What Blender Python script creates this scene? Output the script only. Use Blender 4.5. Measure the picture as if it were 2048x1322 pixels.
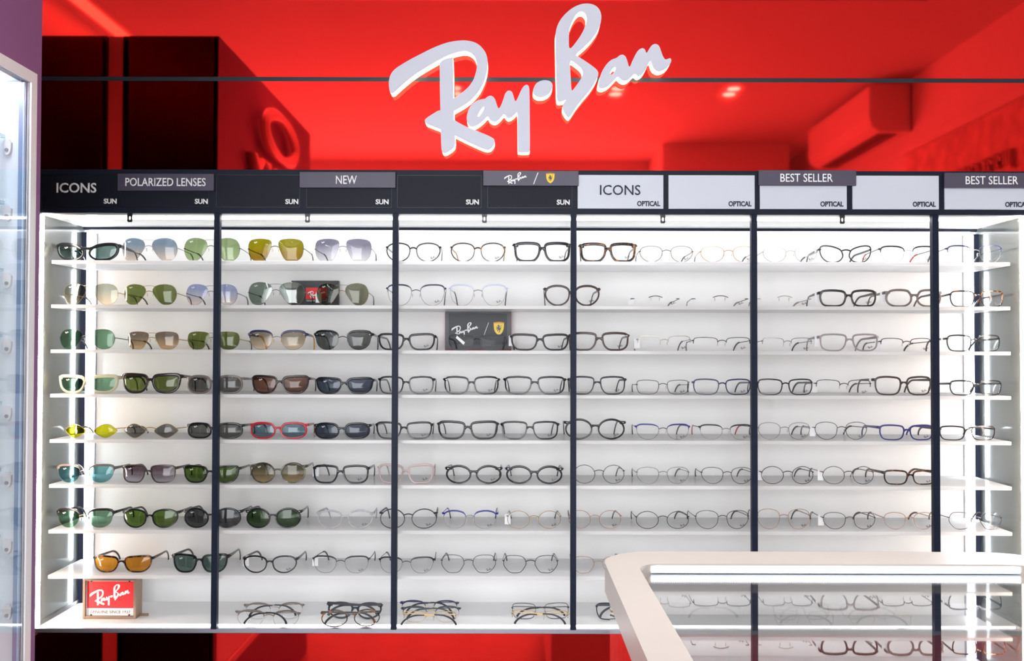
import bpy, bmesh, math, random
from mathutils import Vector, Matrix
from mathutils.geometry import tessellate_polygon

random.seed(7)
SC = bpy.context.scene
COL = SC.collection
for _o in list(bpy.data.objects):
    bpy.data.objects.remove(_o)

# ------------------------------------------------------------------ camera
F = 1975.0                      # focal length in pixels of the 2048x1322 frame
D0 = 2.47                       # camera to the front plane of the wall case (Y = 0)
CAMZ = 1.35
PITCH = math.atan(39.0 / F)
ROLL = 0.0024
CAM = Vector((0, -D0, CAMZ))
_f = Vector((0, math.cos(PITCH), math.sin(PITCH)))
_u0 = Vector((0, -math.sin(PITCH), math.cos(PITCH)))
_r0 = Vector((1, 0, 0))
_r = _r0 * math.cos(ROLL) + _u0 * math.sin(ROLL)
_u = _u0 * math.cos(ROLL) - _r0 * math.sin(ROLL)
cam_data = bpy.data.cameras.new('camera')
cam_data.sensor_width = 36.0
cam_data.lens = 36.0 * F / 2048.0
cam_data.clip_start = 0.02
cam = bpy.data.objects.new('camera', cam_data)
COL.objects.link(cam)
cam.matrix_world = Matrix(((_r.x, _u.x, -_f.x, CAM.x), (_r.y, _u.y, -_f.y, CAM.y), (_r.z, _u.z, -_f.z, CAM.z), (0, 0, 0, 1)))
SC.camera = cam

# ------------------------------------------------------------------ world, added room lights, exposure
SC.view_settings.view_transform = 'Standard'
SC.view_settings.look = 'None'
SC.view_settings.gamma = 1.0
SC.view_settings.use_curve_mapping = False
SC.view_settings.exposure = 0.30
SC.cycles.max_bounces = 7
SC.cycles.diffuse_bounces = 4
SC.cycles.glossy_bounces = 3
SC.cycles.use_adaptive_sampling = True
SC.cycles.adaptive_threshold = 0.05
SC.cycles.use_light_tree = False
SC.cycles.transparent_max_bounces = 24
SC.cycles.caustics_reflective = False
SC.cycles.caustics_refractive = False
SC.cycles.sample_clamp_indirect = 6.0
world = bpy.data.worlds.new('world')
SC.world = world
world.use_nodes = True
world.node_tree.nodes['Background'].inputs[0].default_value = (1, 0.98, 0.96, 1)
world.node_tree.nodes['Background'].inputs[1].default_value = 0.6

CEIL = 2.80
def area_light(name, loc, size, power, color=(1, 0.97, 0.94), rot=(0, 0, 0)):
    l = bpy.data.lights.new(name, 'AREA')
    l.shape = 'RECTANGLE'; l.size, l.size_y = size
    l.energy = power; l.color = color
    o = bpy.data.objects.new(name, l); COL.objects.link(o)
    o.location = loc; o.rotation_euler = rot
    return o
# added ceiling lights for floor and counter, kept out of the red panels' reflection
for _y in (-1.12, -1.34):
    area_light('added_ceiling_light', (0.1, _y, CEIL - 0.045), (3.0, 0.14), 9, (0.95, 0.97, 1.0)).data.spread = math.radians(95)
# added fill light before the closed rear wall, brightens case and header frontally
area_light('added_front_fill', (0.1, -5.06, 1.22), (3.8, 2.3), 165, (0.93, 0.96, 1.0), (math.radians(90), 0, 0))

# ------------------------------------------------------------------ pixel -> world
def ray(px, py):
    return _r * ((px - 1024.0) / F) - _u * ((py - 661.0) / F) + _f
def atY(px, py, Y):
    d = ray(px, py); t = (Y + D0) / d.y
    return CAM + d * t
def atZ(px, py, Z):
    d = ray(px, py); t = (Z - CAMZ) / d.z
    return CAM + d * t
def X_(px, Y, py=700): return atY(px, py, Y).x
def Z_(py, Y, px=1024): return atY(px, py, Y).z

# ------------------------------------------------------------------ materials
def lin(c):
    out = []
    for v in c[:3]:
        v /= 255.0
        out.append(v / 12.92 if v <= 0.04045 else ((v + 0.055) / 1.055) ** 2.4)
    return tuple(out) + (1.0,)
_M = {}
def mat(name, rgb=(200, 200, 200), rough=0.5, metal=0.0, spec=0.5, coat=0.0, noise=0.0, nscale=40.0):
    if name in _M: return _M[name]
    m = bpy.data.materials.new(name); m.use_nodes = True
    nt = m.node_tree; b = nt.nodes['Principled BSDF']
    c = lin(rgb)
    b.inputs['Base Color'].default_value = c
    b.inputs['Roughness'].default_value = rough
    b.inputs['Metallic'].default_value = metal
    b.inputs['Specular IOR Level'].default_value = spec
    b.inputs['Coat Weight'].default_value = coat
    if noise:
        tc = nt.nodes.new('ShaderNodeTexCoord'); n = nt.nodes.new('ShaderNodeTexNoise')
        n.inputs['Scale'].default_value = nscale; n.inputs['Detail'].default_value = 4
        rp = nt.nodes.new('ShaderNodeValToRGB')
        rp.color_ramp.elements[0].position = 0.3; rp.color_ramp.elements[1].position = 0.7
        rp.color_ramp.elements[0].color = tuple(max(0, v * (1 - noise)) for v in c[:3]) + (1,)
        rp.color_ramp.elements[1].color = tuple(min(1, v * (1 + noise)) for v in c[:3]) + (1,)
        nt.links.new(tc.outputs['Object'], n.inputs['Vector']); nt.links.new(n.outputs['Fac'], rp.inputs['Fac'])
        nt.links.new(rp.outputs['Color'], b.inputs['Base Color'])
    _M[name] = m
    return m
def emit(name, rgb, strength, sample=True):
    if name in _M: return _M[name]
    m = bpy.data.materials.new(name); m.use_nodes = True
    nt = m.node_tree; nt.nodes.clear()
    e = nt.nodes.new('ShaderNodeEmission'); o = nt.nodes.new('ShaderNodeOutputMaterial')
    e.inputs[0].default_value = lin(rgb); e.inputs[1].default_value = strength
    nt.links.new(e.outputs[0], o.inputs[0]); _M[name] = m
    if not sample: m.cycles.emission_sampling = 'NONE'
    return m
def lens_mat(name, top, bot=None, boost=0.0, r0=0.04):
    """see-through tinted lens, optional vertical gradient of the tint, mirror-like surface by Fresnel"""
    if name in _M: return _M[name]
    m = bpy.data.materials.new(name); m.use_nodes = True
    nt = m.node_tree; nt.nodes.clear(); L = nt.links.new
    out = nt.nodes.new('ShaderNodeOutputMaterial'); mx = nt.nodes.new('ShaderNodeMixShader')
    tr = nt.nodes.new('ShaderNodeBsdfTransparent'); gl = nt.nodes.new('ShaderNodeBsdfGlossy')
    gl.inputs['Roughness'].default_value = 0.01; gl.inputs['Color'].default_value = (1, 1, 1, 1)
    # Schlick reflectance of one air/glass surface, the same from either side
    ge = nt.nodes.new('ShaderNodeNewGeometry'); dt = nt.nodes.new('ShaderNodeVectorMath'); dt.operation = 'DOT_PRODUCT'
    L(ge.outputs['Incoming'], dt.inputs[0]); L(ge.outputs['Normal'], dt.inputs[1])
    def mth(op, a, b=None, c=None):
        n = nt.nodes.new('ShaderNodeMath'); n.operation = op
        for i, v in enumerate((a, b, c)):
            if v is None: continue
            if isinstance(v, (int, float)): n.inputs[i].default_value = v
            else: L(v, n.inputs[i])
        return n
    ab = mth('ABSOLUTE', dt.outputs['Value']); om = mth('SUBTRACT', 1.0, ab.outputs[0]); p5 = mth('POWER', om.outputs[0], 5.0)
    fr = mth('MULTIPLY_ADD', p5.outputs[0], 0.96, r0)
    sq = lambda c: tuple(min(1, math.sqrt(v / 0.86)) for v in lin(c)[:3]) + (1,)   # light crosses two surfaces
    if bot is None:
        tr.inputs[0].default_value = sq(top)
    else:
        tc = nt.nodes.new('ShaderNodeTexCoord'); sp = nt.nodes.new('ShaderNodeSeparateXYZ'); rp = nt.nodes.new('ShaderNodeValToRGB')
        rp.color_ramp.elements[0].position = 0.12; rp.color_ramp.elements[1].position = 0.75
        rp.color_ramp.elements[0].color = sq(bot); rp.color_ramp.elements[1].color = sq(top)
        L(tc.outputs['Generated'], sp.inputs[0]); L(sp.outputs['Z'], rp.inputs[0]); L(rp.outputs[0], tr.inputs[0])
    if boost:
        ad = nt.nodes.new('ShaderNodeMath'); ad.operation = 'ADD'; ad.use_clamp = True; ad.inputs[1].default_value = boost
        L(fr.outputs[0], ad.inputs[0]); L(ad.outputs[0], mx.inputs[0])
    else:
        L(fr.outputs[0], mx.inputs[0])
    L(tr.outputs[0], mx.inputs[1]); L(gl.outputs[0], mx.inputs[2]); L(mx.outputs[0], out.inputs[0])
    _M[name] = m
    return m
def tortoise(name, dark, light):
    if name in _M: return _M[name]
    m = mat(name, dark, 0.18)
    nt = m.node_tree; b = nt.nodes['Principled BSDF']
    tc = nt.nodes.new('ShaderNodeTexCoord'); n = nt.nodes.new('ShaderNodeTexNoise')
    n.inputs['Scale'].default_value = 70; n.inputs['Detail'].default_value = 2
    rp = nt.nodes.new('ShaderNodeValToRGB'); rp.color_ramp.elements[0].position = 0.54; rp.color_ramp.elements[1].position = 0.72
    rp.color_ramp.elements[0].color = lin(dark); rp.color_ramp.elements[1].color = lin(light)
    nt.links.new(tc.outputs['Object'], n.inputs['Vector']); nt.links.new(n.outputs['Fac'], rp.inputs[0]); nt.links.new(rp.outputs[0], b.inputs['Base Color'])
    return m
def clear_plastic(name, rgb, alpha):
    """translucent coloured acetate"""
    if name in _M: return _M[name]
    m = mat(name, rgb, 0.15)
    nt = m.node_tree; b = nt.nodes['Principled BSDF']; out = nt.nodes['Material Output']
    tr = nt.nodes.new('ShaderNodeBsdfTransparent'); mx = nt.nodes.new('ShaderNodeMixShader')
    tr.inputs[0].default_value = lin(tuple(min(255, v + 45) for v in rgb)); mx.inputs[0].default_value = alpha
    nt.links.new(tr.outputs[0], mx.inputs[1]); nt.links.new(b.outputs[0], mx.inputs[2]); nt.links.new(mx.outputs[0], out.inputs[0])
    return m

# ------------------------------------------------------------------ mesh builder and object helpers
class MB:
    def __init__(s): s.v = []; s.f = []
    def box(s, x0, x1, y0, y1, z0, z1, ch=0.0):
        if x0 > x1: x0, x1 = x1, x0
        if y0 > y1: y0, y1 = y1, y0
        if z0 > z1: z0, z1 = z1, z0
        if ch <= 0:
            b = len(s.v)
            s.v += [(x, y, z) for z in (z0, z1) for y in (y0, y1) for x in (x0, x1)]
            s.f += [tuple(b + i for i in q) for q in ((0, 2, 3, 1), (4, 5, 7, 6), (0, 1, 5, 4), (2, 6, 7, 3), (0, 4, 6, 2), (1, 3, 7, 5))]
        else:                      # chamfered box: octagon plan prism with inset caps
            def ring(i, z):
                a, c, d, e = x0 + i, x1 - i, y0 + i, y1 - i; k = ch
                return [(a + k, d, z), (c - k, d, z), (c, d + k, z), (c, e - k, z), (c - k, e, z), (a + k, e, z), (a, e - k, z), (a, d + k, z)]
            s.loft([ring(ch, z0), ring(0, z0 + ch), ring(0, z1 - ch), ring(ch, z1)], True, True)
        return s
    def loft(s, rings, cap0=True, cap1=True, closed=False):
        b = len(s.v); n = len(rings[0])
        for r in rings: s.v += [tuple(p) for p in r]
        m = len(rings)
        for i in range(m if closed else m - 1):
            j = (i + 1) % m
            for k in range(n):
                l = (k + 1) % n
                s.f.append((b + i * n + k, b + i * n + l, b + j * n + l, b + j * n + k))
        if not closed:
            if cap0: s.f.append(tuple(b + k for k in range(n - 1, -1, -1)))
            if cap1: s.f.append(tuple(b + (m - 1) * n + k for k in range(n)))
        return s
    def tube(s, pts, rad, n=6, ref=Vector((0, 1, 0)), sx=1.0, sy=1.0, closed=False):
        """sweep an n-gon along pts; rad: number or list; section is scaled sx along the side and sy along ref"""
        pts = [Vector(p) for p in pts]; m = len(pts); rings = []
        for i in range(m):
            a = pts[(i - 1) % m] if (closed or i > 0) else pts[i]
            c = pts[(i + 1) % m] if (closed or i < m - 1) else pts[i]
            t = (c - a).normalized()
            side = t.cross(ref)
            if side.length < 1e-6: side = t.cross(Vector((0, 0, 1)))
            side.normalize(); up = side.cross(t).normalized()
            r = rad[i] if isinstance(rad, (list, tuple)) else rad
            rx, ry = r if isinstance(r, tuple) else (r * sx, r * sy)
            off = math.pi / n
            rings.append([pts[i] + side * (math.cos(2 * math.pi * k / n + off) * rx) + up * (math.sin(2 * math.pi * k / n + off) * ry) for k in range(n)])
        return s.loft(rings, closed=closed)
    def poly(s, loops, fn, d0, d1):
        """extrude a 2-D polygon with holes; fn(u, v, d) -> xyz; d0 front depth, d1 back depth"""
        tri = tessellate_polygon([[Vector((p[0], p[1], 0)) for p in lp] for lp in loops])
        flat = [p for lp in loops for p in lp]; n = len(flat); b = len(s.v)
        s.v += [tuple(fn(p[0], p[1], d0)) for p in flat] + [tuple(fn(p[0], p[1], d1)) for p in flat]
        for t in tri:
            s.f.append((b + t[0], b + t[1], b + t[2])); s.f.append((b + n + t[2], b + n + t[1], b + n + t[0]))
        o = 0
        for lp in loops:
            k = len(lp)
            for i in range(k):
                j = (i + 1) % k
                s.f.append((b + o + i, b + o + j, b + n + o + j, b + n + o + i))
            o += k
        return s
    def sphere(s, c, r, nu=8, nv=5):
        c = Vector(c); r = Vector(r) if not isinstance(r, (int, float)) else Vector((r, r, r))
        rings = []
        for i in range(nv + 1):
            a = math.pi * (0.03 + 0.94 * i / nv) - math.pi / 2
            rings.append([(c.x + r.x * math.cos(a) * math.cos(2 * math.pi * k / nu), c.y + r.y * math.cos(a) * math.sin(2 * math.pi * k / nu), c.z + r.z * math.sin(a)) for k in range(nu)])
        return s.loft(rings)
    def build(s, name, material, parent=None, loc=None, smooth=False):
        me = bpy.data.meshes.new(name); me.from_pydata(s.v, [], s.f)
        bm = bmesh.new(); bm.from_mesh(me); bmesh.ops.recalc_face_normals(bm, faces=bm.faces); bm.to_mesh(me); bm.free()
        if smooth:
            me.shade_smooth()
            me.set_sharp_from_angle(angle=math.radians(smooth if smooth is not True else 40))
        mats = material if isinstance(material, (list, tuple)) else [material]
        for mm in mats: me.materials.append(mm)
        o = bpy.data.objects.new(name, me); COL.objects.link(o)
        if parent: o.parent = parent
        if loc is not None: o.location = loc
        return o
def link_mesh(name, me, parent, loc=(0, 0, 0), rot=(0, 0, 0), scale=(1, 1, 1)):
    o = bpy.data.objects.new(name, me); COL.objects.link(o); o.parent = parent
    o.location = loc; o.rotation_euler = rot; o.scale = scale
    return o
def tag(o, label, cat, group=None, kind=None):
    o['label'] = label; o['category'] = cat
    if group: o['group'] = group
    if kind: o['kind'] = kind
    return o
def thing(name, label, cat, loc=(0, 0, 0), rot=(0, 0, 0), group=None):
    o = bpy.data.objects.new(name, None); COL.objects.link(o); o.empty_display_size = 0.05
    o.location = loc; o.rotation_euler = rot
    return tag(o, label, cat, group)
def struct(name, mb, m, label=None, parent=None):
    o = mb.build(name, m, parent)
    o['kind'] = 'structure'
    if label: o['label'] = label
    return o
def chaikin(p, it=2):
    for _ in range(it):
        q = []
        for i in range(len(p)):
            a, b = p[i], p[(i + 1) % len(p)]
            q += [(a[0] * .75 + b[0] * .25, a[1] * .75 + b[1] * .25), (a[0] * .25 + b[0] * .75, a[1] * .25 + b[1] * .75)]
        p = q
    return p
def lettering(text, parent, material, center, w, h, bold=0.0, axis='front', thick=0.0012, name='lettering', shear=0.0):
    """text as a thin raised mesh, stretched to w x h, centred at `center` (parent space)"""
    cu = bpy.data.curves.new(name, 'FONT'); cu.body = text; cu.size = 1.0; cu.offset = bold; cu.extrude = 0.0; cu.resolution_u = 3; cu.shear = shear
    t = bpy.data.objects.new('tmp', cu); COL.objects.link(t)
    bpy.context.view_layer.update()
    me = bpy.data.meshes.new_from_object(t.evaluated_get(bpy.context.evaluated_depsgraph_get()))
    bpy.data.objects.remove(t); bpy.data.curves.remove(cu)
    bm = bmesh.new(); bm.from_mesh(me)
    ext = bmesh.ops.extrude_face_region(bm, geom=bm.faces[:])
    vs = [g for g in ext['geom'] if isinstance(g, bmesh.types.BMVert)]
    xs = [v.co.x for v in bm.verts]; ys = [v.co.y for v in bm.verts]
    x0, x1, y0, y1 = min(xs), max(xs), min(ys), max(ys)
    for v in bm.verts: v.co.x = (v.co.x - (x0 + x1) / 2) * w / (x1 - x0); v.co.y = (v.co.y - (y0 + y1) / 2) * h / (y1 - y0)
    for v in vs: v.co.z = thick
    for v in bm.verts:
        u, q, d = v.co.x, v.co.y, v.co.z
        if axis == 'front': v.co = Vector((u, -d, q))          # reads from -Y
        elif axis == 'plusx': v.co = Vector((d, u, q))         # on a face that looks to +X
        elif axis == 'minusx': v.co = Vector((-d, -u, q))      # on a face that looks to -X
    bmesh.ops.recalc_face_normals(bm, faces=bm.faces)
    me2 = bpy.data.meshes.new(name); bm.to_mesh(me2); bm.free(); bpy.data.meshes.remove(me)
    me2.materials.append(material)
    return link_mesh(name, me2, parent, center)

# ================================================================== materials of the place
YP = 0.012                                  # face of the red lacquered-glass panels
M_red = mat('red_mirror_panel', (236, 45, 42), 0.035, 1.0)
M_white = mat('white_paint', (238, 236, 234), 0.6, noise=0.015, nscale=3)
M_ceil = mat('ceiling_paint', (222, 220, 218), 0.7, noise=0.01, nscale=2)
M_char = mat('charcoal_metal', (28, 33, 48), 0.45, 0.0, 0.14)
M_charins = mat('charcoal_insert', (27, 30, 42), 0.45, 0.0, 0.14)
M_post = mat('divider_metal', (24, 31, 50), 0.45, 0.0, 0.14)
M_trim = mat('groove_metal', (34, 42, 54), 0.35, 0.3)
M_dark = mat('black_laminate', (18, 14, 16), 0.25)
M_purple = mat('purple_paint', (132, 88, 136), 0.55, noise=0.03, nscale=6)
M_grey_side = mat('satin_grey_metal', (126, 130, 128), 0.09, 0.5)
M_whitepanel = mat('white_backboard', (249, 248, 247), 0.45, noise=0.01, nscale=4)
M_shelf = mat('white_acrylic_shelf', (248, 248, 249), 0.10, 0.0, 0.6)
_nt = M_shelf.node_tree; _tl = _nt.nodes.new('ShaderNodeBsdfTranslucent'); _tl.inputs[0].default_value = (.9, .9, .9, 1)
_mx = _nt.nodes.new('ShaderNodeMixShader'); _mx.inputs[0].default_value = 0.5
_nt.links.new(_nt.nodes['Principled BSDF'].outputs[0], _mx.inputs[1]); _nt.links.new(_tl.outputs[0], _mx.inputs[2]); _nt.links.new(_mx.outputs[0], _nt.nodes['Material Output'].inputs[0])
M_alu = mat('brushed_aluminium', (176, 178, 184), 0.3, 0.8)
M_insert = mat('white_insert', (204, 210, 224), 0.35)
M_plate = mat('plum_grey_plate', (72, 68, 88), 0.4)
M_textw = mat('white_print', (250, 251, 255), 0.5)
M_textb = mat('navy_print', (34, 38, 58), 0.5)
M_black = mat('black_plastic', (20, 22, 26), 0.35)
LED = emit('led_cool', (240, 246, 255), 60.0)
LEDW = emit('led_warm', (255, 236, 218), 60.0)
LEDT = emit('led_top', (250, 250, 255), 9.0)

# ================================================================== the room
XL, XR, YR = -1.90, 2.12, -5.10
struct('floor', MB().box(XL, XR, YR, 0.40, -0.06, 0.0), mat('oak_floor', (138, 120, 106), 0.6, noise=0.18, nscale=5), 'pale timber shop floor')
struct('ceiling', MB().box(XL, XR, YR, 0.40, CEIL, CEIL + 0.06), M_ceil, 'white painted shop ceiling')
struct('wall_left', MB().box(XL - 0.06, XL, YR, 0.40, 0, CEIL), M_white, 'white side wall behind the kiosk')
wr = struct('wall_right', MB().box(XR, XR + 0.06, YR, 0.40, 0, CEIL), M_white, 'white side wall that carries the air conditioner')
struct('wall_rear', MB().box(XL, XR, YR - 0.06, YR, 0, CEIL), M_white, 'white wall behind the camera')
struct('wall_bay', MB().box(1.05, 1.94, YR, -4.40, 0, CEIL), M_white, 'shallow white bay projecting from the rear wall')
wb = struct('wall_back', MB().box(XL, XR, 0.33, 0.40, 0, CEIL), M_white, 'back wall faced with red lacquered glass')
zg0, zg1 = Z_(163.5, YP), Z_(155.0, YP)
zh1, zh0 = Z_(340.5, 0), Z_(427.5, 0)
zr0 = Z_(1267, YP)
for a, b in ((zg1, CEIL), (zh1 - 0.03, zg0), (0.0, zr0)):
    MB().box(XL, XR, YP, YP + 0.012, a, b).build('red_panel', M_red, wb)
struct('trim_1', MB().box(XL, XR, YP + 0.001, YP + 0.012, zg0 - 0.004, zg1 + 0.004), M_trim, 'slim grey metal joint between the two red panels')

# ================================================================== red wall: big script sign (traced letter by letter, real depth, edge-lit)
def s1(p): return [(760 + x / 5.084, 60 + y / 5.084) for x, y in p]
def s2(p): return [(1040 + x / 5.084, y / 5.084) for x, y in p]
SCRIPT = [
    ('R', [[s1([(100,640),(88,560),(92,490),(130,410),(250,330),(400,250),(560,170),(700,120),(830,103),(920,110),(990,135),(1050,190),(1085,250),(1097,330),(1088,420),(1060,520),(1010,620),(930,710),(840,775),(700,850),(690,730),(745,697),(810,655),(880,600),(940,530),(975,440),(987,360),(978,300),(950,250),(905,220),(860,210),(780,225),(700,252),(600,303),(480,372),(360,445),(260,525),(180,595),(135,640)])],
           [s1([(607,335),(607,335),(640,300),(738,275),(740,275),(745,500),(750,900),(760,1060),(766,1165),(740,1205),(680,1245),(650,1253),(628,1235),(622,1180),(615,900),(608,600)])],
           [s1([(452,925),(462,900),(540,850),(610,806),(680,850),(752,915),(880,985),(1000,1030),(1130,1085),(1168,1115),(1162,1165),(1130,1205),(1095,1217),(1050,1207),(900,1140),(752,1065),(622,1010),(520,970),(468,950)])]]),
    ('ay', [[s1([(885,940),(880,880),(898,810),(938,750),(990,715),(1040,702),(1070,700),(1090,678),(1120,666),(1152,676),(1174,710),(1187,760),(1205,805),(1230,770),(1252,710),(1270,650),(1290,622),(1315,613),(1342,626),(1358,670),(1375,735),(1402,690),(1430,620),(1460,570),(1490,553),(1514,568),(1521,620),(1523,900),(1525,1215),(1520,1236),(1505,1240),(1420,1240),(1403,1236),(1400,1215),(1399,1000),(1398,820),(1370,862),(1320,897),(1288,892),(1262,848),(1240,875),(1215,905),(1180,932),(1150,933),(1113,912),(1095,868),(1060,912),(1000,962),(950,987),(912,982)]),
             s1([(992,880),(1010,880),(1040,840),(1062,795),(1058,780),(1045,780),(1015,825),(992,865)])]]),
    ('dot', [[s2([(140,890),(165,845),(210,820),(260,813),(310,825),(334,860),(327,905),(300,950),(250,982),(190,987),(150,972),(128,935)])]]),
    ('B', [[s2([(362,400),(360,350),(375,270),(410,200),(460,140),(530,80),(610,42),(690,33),(760,48),(807,90),(829,150),(826,210),(807,280),(772,340),(720,410),(650,480),(560,555),(600,580),(680,630),(750,680),(793,720),(799,760),(770,830),(710,920),(640,1000),(570,1090),(520,1172),(495,1197),(470,1175),(438,1125),(431,1085),(445,1045),(472,1008),(440,1026),(395,1037),(373,1012),(370,850),(364,600)]),
            s2([(500,515),(496,400),(502,290),(540,195),(580,133),(620,110),(660,128),(682,180),(668,260),(625,350),(570,430)]),
            s2([(503,603),(560,638),(620,688),(642,735),(633,775),(600,832),(545,907),(524,930),(517,800)])]]),
    ('an', [[s2([(793,875),(805,810),(830,730),(880,650),(930,605),(985,588),(1010,563),(1040,553),(1072,568),(1092,620),(1110,690),(1132,650),(1160,580),(1200,510),(1240,486),(1272,498),(1285,548),(1312,500),(1340,458),(1375,443),(1412,458),(1432,510),(1452,570),(1475,607),(1500,600),(1527,587),(1543,613),(1522,660),(1482,702),(1430,722),(1388,717),(1348,682),(1330,607),(1308,640),(1288,690),(1250,752),(1200,778),(1168,742),(1140,772),(1100,812),(1060,822),(1018,802),(995,770),(960,812),(900,872),(850,897),(812,893)]),
             s2([(925,765),(914,742),(945,690),(970,678),(976,700),(950,748)])]]),
]
M_face = mat('sign_face', (206, 210, 226), 0.5)
M_edge = emit('sign_edge_light', (255, 236, 190), 5.0, False)
YS0, YS1 = -0.028, 0.0105
_o = atY(1061, 160, YS0)
sign = thing('script_sign', 'large white illuminated script lettering mounted across the red panels', 'sign', (_o.x, YP, _o.z))
for nm, polys in SCRIPT:
    face = MB(); side = MB()
    for e_, loops in enumerate(polys):
        L2 = []
        for lp in loops:
            q = []
            for (x, y) in chaikin(lp, 2):
                w = atY(x, y, YS0); q.append((w.x - _o.x, w.z - _o.z))
            L2.append(q)
        face.poly(L2, lambda u, v, d: (u, d - YP, v), YS0 + e_ * .0004, YS0 + 0.004 + e_ * .0003)
        cx = [sum(c) / len(L2[0]) for c in zip(*L2[0])]
        side.poly(L2, lambda u, v, d: (u, d - YP, v), YS0 + 0.006, YS1 - e_ * .0003)
    fo = face.build('letter', M_face, sign)
    side.build('letter_edge', M_edge, fo)

# small flat copies of the script for plaques and lenses (unit width, centred, reads from -Y)
def script_mesh(name, material, it=1, th=0.01):
    b = MB()
    for nm, polys in SCRIPT:
        for loops in polys:
            L2 = [[((x - 1061) / 564.0, -(y - 160) / 564.0) for (x, y) in (chaikin(lp, it) if it else lp)] for lp in loops]
            b.poly(L2, lambda u, v, d: (u, d, v), -th, 0.0)
    o = b.build(name, material); me = o.data; bpy.data.objects.remove(o)
    return me
SCR_WHITE = script_mesh('script_white', M_textw, 1)
SCR_WSMALL = script_mesh('script_white_small', M_textw, 0)
SCR_BSMALL = script_mesh('script_black_small', mat('black_print', (40, 38, 42), 0.5), 0)
HORSE = [(.28,.76),(.34,.82),(.40,.86),(.43,.96),(.48,.88),(.58,.82),(.64,.68),(.61,.55),(.70,.50),(.76,.58),(.74,.70),(.80,.82),(.90,.92),(.86,.80),(.80,.70),(.84,.60),(.80,.48),(.78,.38),(.66,.34),(.67,.20),(.58,.08),(.50,.02),(.44,.06),(.54,.16),(.54,.30),(.46,.34),(.36,.22),(.30,.12),(.24,.16),(.32,.36),(.40,.46),(.30,.46),(.18,.36),(.13,.42),(.26,.55),(.16,.60),(.12,.68),(.24,.67),(.38,.62),(.42,.70),(.34,.70)]
SHIELD = [(0,1),(.5,1.03),(1,1),(.99,.7),(.95,.45),(.86,.26),(.7,.1),(.5,0),(.3,.1),(.14,.26),(.05,.45),(.01,.7)]
M_yellow = mat('shield_yellow', (250, 210, 30), 0.4)
def crest(parent, c, w, h, y):
    MB().poly([[((u - .5) * w, (v - .5) * h) for u, v in SHIELD]], lambda u, v, d: (c[0] + u, d, c[1] + v), y - 0.0012, y).build('crest', M_yellow, parent)
    MB().poly([[((u - .5) * w * .66, (v - .46) * h * .72) for u, v in HORSE]], lambda u, v, d: (c[0] + u, d, c[1] + v), y - 0.0018, y - 0.0012).build('crest_horse', M_black, parent)
    b = MB()
    for k, x in enumerate((-.32, 0, .32)):
        b.box(c[0] + (x - .16) * w, c[0] + (x + .16) * w, y - .0018, y - .0012, c[1] + .44 * h, c[1] + .49 * h)
    b.build('crest_stripe', mat('crest_stripe', (190, 60, 40), 0.5), parent)

# ================================================================== header board with its inserts
hb = thing('header_board', 'long charcoal header board running above the glasses shelves', 'header', (0, 0, zh0))
MB().box(X_(40, 0), 1.62, 0.0, 0.30, 0.0, zh1 - zh0).build('body', M_char, hb)
def hz(py): return Z_(py, 0) - zh0
def hx(px): return X_(px, 0)
for i, (a, b) in enumerate(((82, 233), (238, 416), (430, 598), (611, 782), (793, 962), (974, 1144))):
    ins = MB().box(hx(a), hx(b), -0.0015, 0.0, hz(416), hz(351)).build('sign_insert', M_charins, hb)
    fr = MB()
    for q in ((a, a + .8, 351, 416), (b - .8, b, 351, 416), (a, b, 351, 351.8), (a, b, 415.2, 416)):
        fr.box(hx(q[0]), hx(q[1]), -0.0022, -0.0015, hz(q[3]), hz(q[2]))
    fr.build('insert_joint', M_black, ins)
    if i == 0: lettering('ICONS', ins, M_textw, (hx(150), -0.0016, hz(378)), 80 / 799.6, 20 / 799.6, 0.018)
    cx = (218, 400.5, 582, 763, 944, 1126)[i]
    lettering('SUN', ins, M_textw, (hx(cx), -0.0016, hz(404.5)), 26 / 799.6, 10.5 / 799.6, 0.035)
for i, (a, b) in enumerate(((1155, 1326.5), (1337, 1509.5), (1520, 1694), (1705.5, 1878.5), (1890, 2066))):
    ins = MB().box(hx(a), hx(b), -0.003, 0.0, hz(417), hz(350)).build('sign_insert', M_insert, hb)
    if i == 0: lettering('ICONS', ins, M_textb, (hx(1240), -0.0031, hz(380)), 81 / 799.6, 20 / 799.6, 0.004)
    lettering('OPTICAL', ins, M_textb, (hx((1297, 1480, 1664, 1849, 2034)[i]), -0.0031, hz(407)), 46 / 799.6, 10.5 / 799.6, 0.03)
# plates clipped over the header
def plate(a, b, y0, y1, text, label):
    p = atY((a + b) / 2, y1, -0.012)
    t = thing('category_plate', label, 'sign', (p.x, -0.012, p.z), group='plates clipped onto the header')
    k = (D0 - 0.012) / F
    w, h = (b - a) * k, (y1 - y0) * k
    MB().box(-w / 2, w / 2, 0.0, 0.006, 0, h, 0.0008).build('plate', M_plate, t)
    MB().box(-w / 2 + .004, w / 2 - .004, 0.006, 0.009, h * .2, h * .8).build('clip', M_black, t)
    return t, w, h, k
t, w, h, k = plate(234.5, 427.5, 347, 381, '', 'plum-grey plate reading POLARIZED LENSES on the header board')
lettering('POLARIZED LENSES', t, M_textw, (0, -0.0001, h * .5), 161 * k, 16.5 * k, 0.008)
t, w, h, k = plate(598.5, 791, 343.5, 375.5, '', 'plum-grey plate reading NEW on the header board')
lettering('NEW', t, M_textw, (-2 * k, -0.0001, h * .5), 42 * k, 17 * k, 0.004)
t, w, h, k = plate(966, 1157.5, 341.5, 371.5, '', 'plum-grey plate with white script and yellow horse shield on the header')
link_mesh('script', SCR_WHITE, t, (-31 * k, -0.0001, h * .5), scale=(45 * k, 0.05, 45 * k))
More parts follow.
